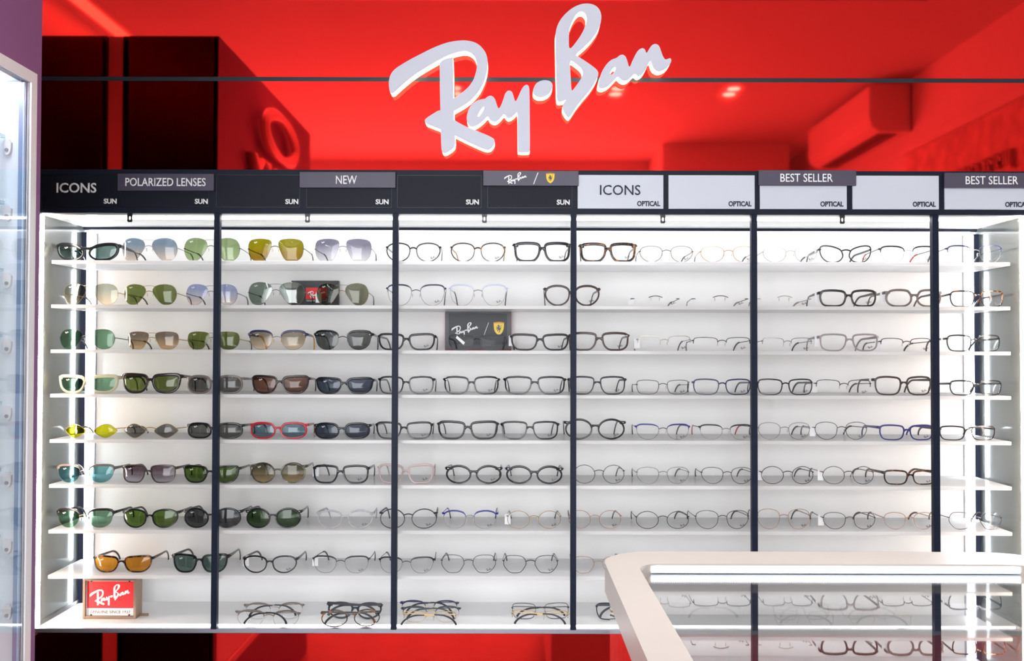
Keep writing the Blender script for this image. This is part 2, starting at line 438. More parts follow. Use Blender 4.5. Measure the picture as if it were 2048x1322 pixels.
MB().poly([[(4.5 * k, h * .1), (6 * k, h * .1), (15 * k, h * .88), (13.5 * k, h * .88)]], lambda u, v, d: (u, d, v), -0.001, 0).build('slash', M_textw, t)
crest(t, (39 * k, h * .5), 17 * k, 20 * k, 0.0)
t, w, h, k = plate(1517, 1713, 340, 371, '', 'plum-grey BEST SELLER plate shown whole, level with the air conditioner reflection')
lettering('BEST SELLER', t, M_textw, (-2 * k, -0.0001, h * .5), 105 * k, 16.5 * k, 0.0)
t, w, h, k = plate(1889, 2078, 345, 376, '', 'plum-grey BEST SELLER plate cut off by the edge of the picture')
lettering('BEST SELLER', t, M_textw, (0, -0.0001, h * .5), 105 * k, 16.5 * k, 0.0)

# ================================================================== the wall case
ZF = Z_(1258, 0)                       # case floor
ZT = zh0                               # underside of the header = case ceiling
XA, XB = X_(76, 0), 1.284              # inner faces of the sides
YB = 0.262                             # white backboard
case = thing('wall_display_case', 'wide lit white wall case with eight shelves of glasses', 'display case', (0, 0, ZF))
def cb(name, m, x0, x1, y0, y1, z0, z1, ch=0.0):
    return MB().box(x0, x1, y0, y1, z0 - ZF, z1 - ZF, ch).build(name, m, case)
cb('backboard', M_whitepanel, XA - .02, XB + .02, YB, YB + 0.018, ZF - 0.02, ZT)
cb('side_panel', M_grey_side, XA - .018, XA, 0.004, YB, ZF - .02, ZT)
cb('side_panel', M_grey_side, XB, XB + .018, 0.004, YB, ZF - .02, ZT)
cb('top_panel', mat('white_lacquer', (226, 228, 226), 0.3), XA, XB, 0.012, YB, ZT - .004, ZT + .001)
cb('floor_panel', mat('white_laminate', (246, 246, 246), 0.25), XA, XB, 0.016, YB, ZF - .018, ZF)
cb('bottom_rail', mat('rail_metal', (150, 150, 162), 0.35, 0.5), XA - .02, XB + .02, -0.004, 0.016, Z_(1267, 0), ZF, 0.001)
# light strips: top front, top back, back corners, front corners
cb('led_strip', LEDT, XA + .02, XB - .02, 0.044, 0.072, ZT - .007, ZT - .004)
cb('led_strip', emit('led_floor', (252, 250, 255), 9.0), XA + .02, XB - .02, 0.018, 0.026, ZF - .001, ZF + .003)
cb('led_channel', M_char, XA, XB, YB - .010, YB - .001, ZT - .012, ZT - .004)
cb('led_strip', emit('led_top_back', (250, 250, 255), 3.5), XA + .02, XB - .02, YB - .009, YB - .002, ZT - .015, ZT - .012)
for s, x in ((1, XA), (-1, XB)):
    cb('corner_post', M_post, x, x + s * .014, YB - .020, YB - .006, ZF, ZT - .02)
    cb('led_strip', LED, x + s * .014, x + s * .027, YB - .010, YB - .001, ZF, ZT - .022)
    cb('corner_bead', M_alu, x + s * .033, x + s * .037, YB - .006, YB, ZF, ZT - .022)
    cb('led_strip', LEDW, x - s * .002, x + s * .011, -0.002, 0.003, ZF, ZT - .006)
    cb('side_base_trim', mat('dark_trim', (70, 74, 76), 0.4), x, x + s * .004, 0.01, YB - .02, ZF, ZF + .010)
# divider posts and hanging tabs
for a in (432.5, 790, 1147, 1508.5, 1871.5):
    x = X_(a, -0.002, 690); w = (11.5 if a != 1871.5 else 12.5) / 799.6
    cb('divider_post', M_post, x - w / 2, x + w / 2, -0.006, 0.012, ZF - .001, ZT, 0.0008)
TAB = MB().poly([chaikin([(-.0062, 0), (.0062, 0), (.0062, -.019), (.0045, -.0225), (-.0045, -.0225), (-.0062, -.019)], 0),
                 chaikin([(-.002, -.0075), (.002, -.0075), (.002, -.0175), (-.002, -.0175)], 1)], lambda u, v, d: (u, d, v), -0.0015, 0.0015).build('hanging_tab', M_black, case)
for i, a in enumerate((256.5, 613, 968, 1326, 1686)):
    o = TAB if i == 0 else link_mesh('hanging_tab', TAB.data, case)
    o.location = (X_(a, 0.004), 0.006, ZT - ZF)
# shelves
YSF = 0.049                            # front edge of the shelves
SHELF_PX = (522.5, 611.2, 701.2, 790, 880.9, 971, 1062.1, 1152.6)
ZS = [Z_(p, YSF) for p in SHELF_PX]
for z in ZS:
    cb('shelf', M_shelf, X_(101, YSF), X_(2021.5, YSF), YSF, YB, z - .0088, z, 0.0006)

# ================================================================== kiosk at the side (free-standing lit cabinet, purple)
KX, KY0, KY1, KZ = -0.9147, -1.956, -0.5625, 2.325
kiosk = thing('display_kiosk', 'tall purple kiosk with a white framed lit showcase of glass shelves', 'kiosk', (KX, KY1, 0))
def kb(name, m, x0, x1, y0, y1, z0, z1, ch=0.0, parent=None):
    return MB().box(x0 - KX, x1 - KX, y0 - KY1, y1 - KY1, z0, z1, ch).build(name, m, parent or kiosk)
def kiosk_y(px): return KX * F / (px - 1024.0) - D0
fo_y = kiosk_y(66.6); fi_y = kiosk_y(55.3)
fz1 = atY(66.6, 148.7, fo_y).z; fz0 = 0.32; fy0 = -1.80
KI = KX - 0.255
kb('end_panel', M_dark, KX - .297, KX - .002, KY1 - .018, KY1, 0, KZ)
kb('end_panel', M_dark, KX - .297, KX - .002, KY0, KY0 + .018, 0, KZ)
kb('back_panel', M_dark, KX - .297, KX - .280, KY0, KY1, 0, KZ)
kb('front_panel', M_purple, KX - .015, KX, fo_y, KY1, 0, KZ)
kb('front_panel', M_purple, KX - .015, KX, KY0, fy0, 0, KZ)
kb('front_panel', M_purple, KX - .015, KX, fy0, fo_y, fz1, KZ)
kb('front_panel', M_purple, KX - .015, KX, fy0, fo_y, 0, fz0)
M_frame = mat('white_frame', (236, 232, 236), 0.4)
fw = fo_y - fi_y
for q in ((fi_y, fo_y, fz0, fz1), (fy0, fy0 + fw, fz0, fz1)):
    kb('frame_bar', M_frame, KX - .006, KX + .002, q[0], q[1], q[2], q[3])
kb('frame_bar', M_frame, KX - .006, KX + .002, fy0 + fw, fi_y, fz1 - fw, fz1)
kb('frame_bar', M_frame, KX - .006, KX + .002, fy0 + fw, fi_y, fz0, fz0 + fw)
M_kin = mat('kiosk_lining', (236, 242, 250), 0.4)
kb('lining', M_kin, KI, KX - .02, fi_y + .004, fi_y + .012, fz0, fz1)
kb('lining', M_kin, KI, KX - .02, fy0, fy0 + .012, fz0, fz1)
kb('lining', M_kin, KI - .012, KI, fy0, fi_y + .012, fz0, fz1)
kb('lining', M_kin, KI, KX - .02, fy0, fi_y, fz1 - .02, fz1 - .008)
kb('lining', M_kin, KI, KX - .02, fy0, fi_y, fz0, fz0 + .012)
M_bluealu = mat('blue_grey_aluminium', (146, 164, 200), 0.3, 0.35)
kb('door_post', M_bluealu, KX - .020, KX - .007, fi_y - .004, fi_y + .004, fz0 + .01, fz1 - fw)
kb('door_post', mat('door_seal', (190, 214, 236), 0.3), KX - .011, KX - .0085, fi_y - .006, fi_y - .004, fz0 + .01, fz1 - fw)
kb('led_strip', emit('kiosk_led', (226, 240, 255), 34.0), KX - .05, KX - .035, fy0 + .02, fi_y - .02, fz1 - .026, fz1 - .021)
M_glass = lens_mat('clear_pane', (244, 250, 252))
kb('door_glass', M_glass, KX - .0045, KX - .001, fy0 + fw, fi_y, fz0 + fw, fz1 - fw)
M_gshelf = clear_plastic('glass_shelf', (206, 228, 236), 0.35)
yb = fi_y + .003
for py in (301, 433, 567, 698, 832, 965, 1098, 1230):
    p = atY(16.5, py, yb)
    zs = p.z + .022
    kb('glass_shelf', M_gshelf, KI + .004, KX - .045, fy0 + .03, fi_y - .004, zs, zs + .006)
    br = MB().poly([chaikin([(-.009, .020), (.008, .020), (.0075, -.002), (.003, -.009), (-.003, -.009), (-.0075, -.002)], 1)], lambda u, v, d: (p.x + u - KX, d - KY1, p.z + v), yb - .006, yb + .001).build('bracket', M_frame, kiosk)
    MB().poly([[(.0035 * math.cos(a), .0035 * math.sin(a)) for a in [i * math.pi / 6 for i in range(12)]]], lambda u, v, d: (p.x + u - KX, d - KY1, p.z + v), yb - .0075, yb - .006).build('screw', M_alu, br)
# ring emblem and lettering high on the kiosk (seen in the red panels)
ring = []
for i in range(48):
    a = 2 * math.pi * i / 48
    ring.append((.028, -1.28 - KY1 + .245 * math.cos(a), 2.155 + .078 * math.sin(a)))
M_logo = mat('ivory_letter', (250, 225, 215), 0.4)
MB().tube(ring, [(.016 + .014 * abs(math.cos(2 * math.pi * i / 48)), .016) for i in range(48)], 8, ref=Vector((1, 0, 0)), closed=True).build('emblem_ring', M_logo, kiosk, smooth=True)
lettering('OAKLEY', kiosk, M_logo, (0.001, -1.28 - KY1, 1.965), .80, .13, 0.03, axis='plusx', thick=0.03)
struct('trim_2', MB().box(-1.259, -1.2145, KY1 - .06, KY1 - .004, 0, KZ), M_white, 'slim white pilaster between the kiosk and the black cabinet')
# tall dark cabinet further along
cab = thing('tall_cabinet', 'tall black cabinet standing against the side wall beyond the purple kiosk', 'cabinet', (-1.57, KY1, 0))
MB().box(-.308, .308, -.6, 0, 0, KZ).build('body', M_dark, cab)
MB().box(-.30, -.004, 0, .016, .06, KZ - .01, .001).build('door', M_dark, cab)
MB().box(.004, .30, 0, .016, .06, KZ - .01, .001).build('door', M_dark, cab)

# ================================================================== things high in the room, seen as reflections in the red glass
YM = YP
def mir(Dv): return 2 * YM - (Dv - D0)
acy0, acy1 = mir(6.30), mir(5.22)
ac = thing('air_conditioner', 'white wall-mounted air conditioner mirrored in the red panel', 'air conditioner', (XR, acy1, CEIL - .285))
aw = .225; ah = .26; al = acy1 - acy0
prof = [(0, 0), (-.17, 0), (-.212, .025), (-aw, .08), (-aw, ah - .02), (-aw + .02, ah), (0, ah)]
MB().loft([[(x, -.0, z) for x, z in prof], [(x, -al, z) for x, z in prof]]).build('body', mat('appliance_white', (236, 232, 228), 0.4), ac)
ou = MB().poly([[(-.160, -.06), (-.055, -.06), (-.055, -al + .05), (-.160, -al + .05)]], lambda u, v, d: (u, v, d), -.004, .001).build('air_outlet', M_black, ac)
MB().box(-.114, -.101, -al + .05, -.06, -.008, -.003).build('louvre', mat('louvre', (110, 80, 90), 0.5), ac)
MB().box(-.007, 0.0, -.002, .004, .005, ah - .01).build('end_gasket', M_black, ac)
jc = lettering('JIMMY CHOO', None, mat('raised_letter', (215, 190, 180), 0.4), (XR - .0245, -1.90, 2.155), .60, .085, 0.015, axis='minusx', thick=.02, name='wall_lettering')
tag(jc, 'raised capital lettering on the brick band, mirrored in the red panel', 'sign')
jc['kind'] = 'thing'
band = thing('stone_band', 'rough pale stone band along the side wall under a ledge, mirrored in red', 'cladding', (XR - .0005, -1.4, 1.9))
MB().box(-.05, 0, -1.35, 1.1, .49, .53).build('ledge', M_white, band)
M_stone = mat('rough_stone', (222, 200, 190), 0.85, noise=0.22, nscale=14)
MB().box(-.022, 0, -1.35, 1.1, 0, .49).build('facing', M_stone, band)
for i, xc in enumerate((-.32, .58, 1.22)):
    dl = thing('downlight', ('twin ceiling downlight nearest the kiosk, glowing through the script sign',
                             'twin ceiling downlight mirrored below the final letters of the sign',
                             'twin ceiling downlight mirrored beside the air conditioner')[i], 'downlight', (xc, mir(5.48), CEIL), group='ceiling downlights')
    MB().box(-.065, .065, -.12, .12, -.006, 0, .002).build('housing', M_white, dl)
    for dy in (-.06, .06):
        MB().poly([[(.034 * math.cos(a), .034 * math.sin(a)) for a in [k * math.pi / 8 for k in range(16)]]], lambda u, v, d: (u, dy + v, d), -.009, -.005).build('lamp', emit('downlight_glow', (255, 236, 215), 30.0, False), dl)
# ceiling line light beside the left wall and two added, unseen luminaires
ll = thing('line_light', 'long recessed ceiling line light above the kiosk', 'ceiling light', (-1.79, -2.3, CEIL))
MB().box(-.05, .05, -2.0, 2.3, -.012, 0).build('housing', M_white, ll)
MB().box(-.032, .032, -1.98, 2.28, -.015, -.012).build('diffuser', emit('line_glow', (255, 226, 190), 4.5), ll)
for nm, yy, lab in (('a', -1.12, 'added slim ceiling luminaire, out of view, nearer the wall case'), ('b', -1.34, 'added slim ceiling luminaire, out of view, farther from the wall case')):
    lu = thing('added_luminaire', lab, 'ceiling light', (.1, yy, CEIL), group='added slim ceiling luminaires')
    for s in (-1, 1): MB().box(-1.55, 1.55, s * .080 - .006, s * .080 + .006, -.05, 0).build('side_rail', M_alu, lu)
    MB().box(-1.55, 1.55, -.079, .079, -.03, 0).build('tray', M_white, lu)
    for s in (-1, 1): MB().box(s * 1.55 - .006, s * 1.55 + .006, -.091, .091, -.05, 0).build('end_cap', M_alu, lu)

# ================================================================== glass counter in the foreground
HG, HR = 0.311, 0.298
ZG, ZRL = CAMZ - HG, CAMZ - HR
CX0, CX1 = 0.131, 0.772; CYB, CYF = -0.999, -2.34
RW, RB = 0.044, 0.086
cnt = thing('glass_counter', 'glass showcase counter with pale rounded rim and row of tiny lights', 'counter', ((CX0 + CX1) / 2, (CYB + CYF) / 2, 0))
ccx, ccy = (CX0 + CX1) / 2, (CYB + CYF) / 2
def rrect(x0, x1, y0, y1, r, n=8):
    out = []
    for cx, cy, a0 in ((x1 - r, y1 - r, 0), (x0 + r, y1 - r, 90), (x0 + r, y0 + r, 180), (x1 - r, y0 + r, 270)):
        for i in range(n + 1):
            a = math.radians(a0 + 90 * i / n); out.append((cx + r * math.cos(a) - ccx, cy + r * math.sin(a) - ccy))
    return out
outer = rrect(CX0, CX1, CYF, CYB, .08); inner = rrect(CX0 + RW, CX1 - RW, CYF + RB, CYB - RB, .035)
M_rim = mat('cream_stone_rim', (178, 168, 160), 0.35, noise=0.03, nscale=5)
MB().poly([outer, inner], lambda u, v, d: (u, v, d), ZRL - .040, ZRL).build('rim', M_rim, cnt, smooth=30)
M_ctop = lens_mat('counter_glass', (246, 250, 252), None, 0.36)
MB().poly([rrect(CX0 + .02, CX1 - .02, CYF + .03, CYB - .05, .03)], lambda u, v, d: (u, v, d), ZG - .001, ZG).build('glass_top', M_ctop, cnt)
lz0, lz1 = ZG + .0008, ZRL - .002
MB().box(CX0 + RW + .018 - ccx, CX1 - RW - .018 - ccx, CYB - RB - .004 - ccy, CYB - RB - .0005 - ccy, lz0, lz1).build('light_strip_backing', mat('strip_backing', (225, 232, 245), 0.4), cnt)
b = MB(); x = CX0 + RW + .02
while x < CX1 - RW - .02:
    b.box(x - ccx, x + .0018 - ccx, CYB - RB - .0055 - ccy, CYB - RB - .004 - ccy, lz0 + .0025, lz1 - .0012); x += .0031
o = b.build('led_chip_row', emit('counter_led', (238, 245, 255), 3.5, False), cnt); o['kind'] = 'stuff'
for s, xx in ((1, CX0 + .012), (-1, CX1 - .012)):
    MB().box(xx - ccx, xx + s * .006 - ccx, CYF + .04 - ccy, CYB - .03 - ccy, .60, ZRL - .041).build('side_glass', lens_mat('side_pane', (226, 234, 244), None, 0.25), cnt)
MB().box(CX0 + .02 - ccx, CX1 - .02 - ccx, CYB - .026 - ccy, CYB - .020 - ccy, .60, ZRL - .041).build('back_glass', M_glass, cnt)
MB().box(CX0 + .02 - ccx, CX1 - .02 - ccx, CYF + .03 - ccy, CYF + .036 - ccy, .60, ZRL - .041).build('front_glass', M_glass, cnt)
MB().box(CX0 + .01 - ccx, CX1 - .01 - ccx, CYF + .02 - ccy, CYB - .015 - ccy, .08, .60, .004).build('base_cabinet', mat('counter_base', (236, 234, 232), 0.4), cnt)
MB().box(CX0 + .03 - ccx, CX1 - .03 - ccx, CYF + .05 - ccy, CYB - .04 - ccy, 0, .08).build('plinth', M_char, cnt)

# ================================================================== eyewear
SH = {   # lens outlines, +x = temple side, fitted to a unit box afterwards
 'rect':   [(-.5,.10),(-.44,.40),(-.15,.49),(.2,.5),(.45,.42),(.5,.12),(.46,-.22),(.34,-.45),(.05,-.5),(-.25,-.48),(-.42,-.32)],
 'square': [(-.48,.15),(-.45,.42),(-.15,.5),(.2,.5),(.47,.42),(.5,.1),(.45,-.28),(.28,-.47),(0,-.5),(-.26,-.46),(-.42,-.2)],
 'round':  [(.5*math.cos(a), .5*math.sin(a)) for a in [math.radians(d) for d in range(0, 360, 30)]],
 'oval':   [(.5*math.cos(a), .5*math.sin(a)) for a in [math.radians(d) for d in range(0, 360, 30)]],
 'panto':  [(-.47,.18),(-.36,.40),(-.1,.5),(.2,.49),(.43,.36),(.5,.10),(.42,-.2),(.22,-.43),(0,-.5),(-.22,-.44),(-.41,-.22)],
 'avi':    [(-.40,.36),(-.2,.47),(.12,.5),(.38,.40),(.5,.12),(.47,-.18),(.33,-.42),(.10,-.5),(-.12,-.42),(-.34,-.12),(-.46,.14)],
 'pilot':  [(-.42,.42),(-.1,.5),(.25,.48),(.44,.38),(.5,.1),(.44,-.25),(.26,-.46),(0,-.5),(-.22,-.42),(-.38,-.1),(-.47,.2)],
 'hex':    [(-.40,.36),(-.2,.48),(.15,.5),(.38,.42),(.5,.06),(.42,-.22),(.2,-.48),(-.08,-.5),(-.28,-.42),(-.46,-.08),(-.48,.12)],
 'way':    [(-.47,.20),(-.38,.42),(-.08,.48),(.26,.5),(.48,.44),(.49,.14),(.42,-.22),(.24,-.46),(-.03,-.5),(-.28,-.42),(-.42,-.14)],
 'trap':   [(-.48,.16),(-.43,.40),(-.12,.48),(.22,.5),(.46,.44),(.49,.14),(.44,-.2),(.30,-.45),(.02,-.5),(-.25,-.47),(-.41,-.26)],
 'cat':    [(-.46,-.05),(-.36,.24),(-.08,.42),(.22,.5),(.46,.46),(.5,.2),(.42,-.16),(.22,-.43),(-.06,-.5),(-.30,-.42),(-.43,-.24)],
 'almond': [(-.5,0),(-.3,.3),(-.05,.48),(.18,.46),(.36,.26),(.5,.02),(.34,-.26),(.12,-.47),(-.08,-.48),(-.3,-.30)],
 'club':   [(-.45,.30),(-.25,.46),(.05,.5),(.34,.48),(.48,.36),(.49,.08),(.40,-.25),(.2,-.46),(-.02,-.5),(-.24,-.42),(-.42,-.12)],
 'octo':   [(-.5,.08),(-.40,.38),(-.26,.47),(.0,.5),(.26,.47),(.42,.36),(.5,.06),(.46,-.25),(.28,-.46),(0,-.5),(-.28,-.46),(-.46,-.25)],
}
def crom(p, n):
    m = len(p); out = []
    for i in range(m):
        a, b, c, d = p[i - 1], p[i], p[(i + 1) % m], p[(i + 2) % m]
        for k in range(n):
            t = k / n
            out.append(tuple(.5 * (2 * b[j] + (c[j] - a[j]) * t + (2 * a[j] - 5 * b[j] + 4 * c[j] - d[j]) * t * t + (3 * b[j] - a[j] - 3 * c[j] + d[j]) * t ** 3) for j in (0, 1)))
    return out
def outline(shape, w, h):
    p = crom(SH[shape], 4)
    x0 = min(q[0] for q in p); x1 = max(q[0] for q in p); y0 = min(q[1] for q in p); y1 = max(q[1] for q in p)
    return [((q[0] - (x0 + x1) / 2) * w / (x1 - x0), (q[1] - (y0 + y1) / 2) * h / (y1 - y0)) for q in p]

FR = {   # frame finishes
 'black': lambda: mat('black_acetate', (20, 23, 29), 0.2), 'matte': lambda: mat('matte_black', (38, 42, 50), 0.4),
 'navy': lambda: mat('navy_acetate', (44, 50, 84), 0.25), 'brown': lambda: mat('brown_acetate', (66, 52, 48), 0.25),
 'dkbrown': lambda: mat('dark_brown_acetate', (40, 31, 32), 0.22), 'taupe': lambda: mat('taupe_acetate', (108, 96, 92), 0.25),
 'red': lambda: mat('red_acetate', (176, 34, 50), 0.25), 'blue': lambda: mat('blue_metal', (48, 54, 130), 0.3, 0.2), 'purple': lambda: mat('indigo_acetate', (50, 44, 112), 0.3),
 'iceblue': lambda: mat('ice_blue_acetate', (205, 216, 240), 0.25), 'pink': lambda: clear_plastic('pink_acetate', (204, 184, 182), 0.75),
 'clear': lambda: clear_plastic('clear_acetate', (196, 196, 200), 0.6), 'beige': lambda: clear_plastic('beige_acetate', (204, 200, 178), 0.6),
 'greyc': lambda: clear_plastic('smoke_acetate', (120, 108, 106), 0.9), 'mauve': lambda: mat('mauve_grey_acetate', (150, 140, 142), 0.3),
 'tort': lambda: tortoise('tortoise', (30, 20, 18), (150, 92, 36)), 'gtort': lambda: tortoise('green_tortoise', (52, 54, 48), (128, 128, 108)),
 'gold': lambda: mat('gold_wire', (176, 146, 100), 0.35, 0.5), 'rose': lambda: mat('rose_gold_wire', (180, 142, 126), 0.35, 0.5),
 'silver': lambda: mat('silver_wire', (140, 140, 146), 0.3, 0.6), 'pale': lambda: mat('pale_wire', (186, 178, 168), 0.35, 0.5),
 'gun': lambda: mat('gunmetal_wire', (84, 82, 88), 0.3, 0.8), 'dark': lambda: mat('black_wire', (36, 36, 42), 0.35, 0.2),
 'bronze': lambda: mat('bronze_wire', (104, 84, 66), 0.35, 0.5),
}
WORD = {'black': 'black', 'matte': 'matte black', 'navy': 'navy', 'brown': 'brown', 'dkbrown': 'dark brown', 'taupe': 'taupe', 'red': 'red', 'blue': 'blue', 'purple': 'indigo', 'iceblue': 'ice-blue', 'pink': 'pink',
        'clear': 'clear-framed', 'beige': 'beige', 'greyc': 'smoke-grey', 'mauve': 'mauve-grey', 'tort': 'tortoiseshell', 'gtort': 'mottled green', 'gold': 'gold', 'rose': 'rose-gold', 'silver': 'silver', 'pale': 'pale', 'gun': 'gunmetal', 'dark': 'black', 'bronze': 'bronze'}
LN = {   # lens tints as they look against the white backboard (top, bottom), reflectivity boost, word
 'none': ((246, 248, 248), None, 0.0, 'clear'),
 'g15': ((96, 128, 102), None, .03, 'green'), 'green': ((106, 118, 66), None, .03, 'olive'), 'bgreen': ((92, 118, 56), None, .03, 'green'), 'pgreen': ((130, 150, 106), (158, 176, 132), .03, 'pale green'),
 'gr2': ((74, 100, 64), None, .03, 'dark green'), 'dgreen': ((96, 118, 112), None, .03, 'green-grey'), 'teal': ((96, 148, 152), None, .04, 'teal'), 'grey': ((112, 112, 110), None, .03, 'grey'), 'dgrey': ((84, 86, 90), None, .03, 'charcoal'),
 'bgrey': ((84, 94, 112), None, .03, 'blue-grey'), 'brown': ((128, 92, 78), None, .03, 'brown'), 'amber': ((196, 132, 44), None, .03, 'amber'), 'lime': ((176, 176, 24), None, .03, 'lime'),
 'olive': ((142, 134, 20), (152, 118, 38), .03, 'mustard'), 'bluegr': ((112, 130, 148), (194, 180, 168), .03, 'blue gradient'), 'violet': ((124, 122, 138), (212, 212, 216), .03, 'violet gradient'),
 'beigegr': ((168, 172, 158), (222, 206, 180), .03, 'beige gradient'), 'indigo': ((150, 160, 196), (226, 216, 212), .03, 'blue gradient'), 'silvergr': ((124, 138, 128), None, .16, 'mirrored grey'),
 'olgrey': ((124, 124, 104), None, .03, 'grey-olive'), 'browngr': ((120, 108, 96), (206, 176, 140), .03, 'brown gradient'), 'sandgr': ((150, 140, 124), (232, 216, 190), .03, 'sand gradient'),
 'plum': ((106, 88, 98), (196, 192, 202), .03, 'plum gradient'), 'mossgr': ((100, 96, 76), (208, 182, 138), .03, 'brown gradient'), 'steel': ((112, 146, 160), None, .04, 'steel-blue'), 'smoke': ((96, 100, 98), None, .04, 'smoke'),
}
def lens_material(k):
    t, b, bo, w = LN[k]
    return lens_mat('lens_' + k, t, b, bo * .4, .003 if k == 'none' else .018)

STY = {  # style -> (rim thickness, depth, bridge share, lens width share, hinge height share, endpiece word)
 'ac':   dict(t=.0041, d=.0042, dbl=.135, a=.392, hz=.80), 'acw': dict(t=.0054, d=.0050, dbl=.130, a=.385, hz=.83), 'thin': dict(t=.0026, d=.003, dbl=.140, a=.402, hz=.78),
 'wire': dict(t=.0017, d=.0017, dbl=.160, a=.400, hz=.66), 'brow': dict(t=.0009, d=.0012, dbl=.150, a=.395, hz=.80), 'club': dict(t=.0009, d=.0012, dbl=.150, a=.392, hz=.80),
 'half': dict(t=.0014, d=.0016, dbl=.150, a=.402, hz=.74), 'rimless': dict(t=.0009, d=.0012, dbl=.20, a=.36, hz=.52), 'avi': dict(t=.0008, d=.0011, dbl=.125, a=.418, hz=.56),
}
def make_glasses(spec, root, fold=False):
    W, H = spec['W'], spec['H']; st = spec['st']; S = dict(STY[st]); S.update(spec.get('ov', {}))
    sun = spec['ln'] != 'none'
    fm = FR[spec['fc']](); t, d = S['t'], S['d']
    k = W / .142
    if st in ('ac', 'acw'): t *= k
    A = S['a'] * W; dbl = S['dbl'] * W
    zt = t * (1.35 if st in ('ac', 'acw') else 1.0)
    B = H - t - zt
    if st in ('brow', 'club'): B = H - t - .0035
    cx = dbl / 2 + A / 2; cz = t + B / 2
    wrap = (.011 if sun else .006)
    ycv = lambda x: wrap * (x / (W / 2)) ** 2
    loop = outline(spec['sh'], A, B); N = len(loop)
    nrm = []
    for i in range(N):
        a, b = loop[i - 1], loop[(i + 1) % N]
        v = Vector((b[1] - a[1], -(b[0] - a[0]), 0)).normalized()
        if v.x * loop[i][0] + v.y * loop[i][1] < 0: v = -v
        nrm.append((v.x, v.y))
    fr = MB(); brow = MB(); lenses = []
    wirem = FR[spec.get('wc', 'silver')]() if st in ('brow', 'club') else fm
    hz = S['hz'] * H
    for s in (-1, 1):
        def P(u, v, dy=0.0): return (s * (cx + u), ycv(cx + u) + dy, cz + v)
        # rim
        def sect(i, tt, dd, inn=0.0):
            (u, v), (nu, nv) = loop[i], nrm[i]
            pts = []
            for (a, c) in ((0, -.32), (.18, -.5), (.82, -.5), (1, -.32), (1, .32), (.82, .5), (.18, .5), (0, .32)):
                q = tt * a - inn; pts.append(P(u + nu * q, v + nv * q, dd * c))
            return pts
        if st in ('ac', 'acw', 'thin'):
            fr.loft([sect(i, t * (1 + .35 * max(0, nrm[i][1]) + (.3 * max(0, nrm[i][0]) * max(0, nrm[i][1]) if st == 'acw' else 0)), d) for i in range(N)], closed=True)
        elif st in ('wire', 'avi', 'brow', 'club'):
            fr.tube([P(*loop[i]) for i in range(N)], t / 2, 6, closed=True)
        if st in ('brow', 'club', 'half'):
            lim = .10 if st != 'half' else .02
            ids = [i for i in range(N) if loop[i][1] > lim * B]
            # contiguous arc over the top, ordered
            st0 = next(i for i in ids if (i - 1) % N not in ids)
            seq = []; i = st0
            while i in ids: seq.append(i); i = (i + 1) % N
            n = len(seq); tt = {'brow': .0036, 'club': .0052, 'half': .0017}[st] * (k if st != 'half' else 1); rings = []
            for j, i in enumerate(seq):
                e = min(1, 4.5 * min(j + .15, n - 1 - j + .15) / n)
                q = tt * (.25 + .75 * e) if st != 'half' else tt
                dd = {'brow': .0034, 'club': .0046, 'half': .0018}[st]
                rings.append(sect(i, q, dd, .0006))
            (brow if st != 'half' else fr).loft(rings)
        # lens (closed shell with the usual base curve)
        inset = .0004
        lm = MB(); th = .0016; bulge = .0028; rr = 4
        fv = []
        for yo in (0.0, th):
            for q in range(rr):
                sc = 1 - q / rr
                dome = bulge * (1 - sc * sc)
                fv.append([P(u * sc, v * sc, yo - dome - th / 2) for u, v in loop])
        fronts, backs = fv[:rr], fv[rr:]
        lm.loft(list(reversed(fronts)) + backs, True, True)
        lo = lm.build('lens', lens_material(spec['ln']), root, smooth=50)
        lenses.append(lo)
        # end piece and temple
        hx = W / 2 - .0015; ye = ycv(W / 2)
        tip = None
        rim_u = max(range(N), key=lambda i: loop[i][0] - abs(loop[i][1] + cz - hz) * 3)
        ru, rv = loop[rim_u]
        eh = {'ac': .0042, 'acw': .0058, 'thin': .0028, 'wire': .0013, 'brow': .0030, 'club': .0048, 'half': .0016, 'rimless': .0012, 'avi': .0011}[st]
        if st == 'rimless': rv = hz - cz; ru = A / 2 - .004
        ep = [P(ru, rv), (s * (hx - .003), ye - .0005, hz), (s * hx, ye + .0012, hz), (s * hx, ye + .006, hz)]
        (brow if st in ('brow', 'club') else fr).tube(ep, [(eh * .8 / 1.0, .0018)] + [(eh / 1.0, .0017)] * 3, 6)
        tm = FR[spec.get('tc', spec['fc'])]()
        thin_t = st in ('wire', 'avi', 'half', 'rimless') or (st in ('brow',) and not spec.get('fat'))
        L1, L2 = .098, .044
        drop = hz - .0015
        pts = []; rad = []
        n1, n2 = 6, 8
        h0, h1 = (.0011, .0012) if thin_t else ({'acw': .0054, 'ac': .0042, 'club': .0042, 'thin': .0029, 'brow': .0026}[st], .0027)
        w0 = .0007 if thin_t else .0013
        for i in range(n1 + 1):
            f = i / n1
            pts.append((s * (hx - .004 * f * f), ye + .005 + L1 * f, hz - .004 * f)); rad.append((h0 + (h1 - h0) * f, w0))
        for i in range(1, n2 + 1):
            f = i / n2; a = f * 1.15
            zz = hz - .004 - (drop - .004) * (1 - math.cos(f * math.pi * .5)) ** .9
            pts.append((s * (hx - .004 - .006 * f), ye + .005 + L1 + L2 * math.sin(f * math.pi / 2 * .92), zz)); rad.append((h1 * (1 + .35 * f), w0 * (1 + .3 * f)))
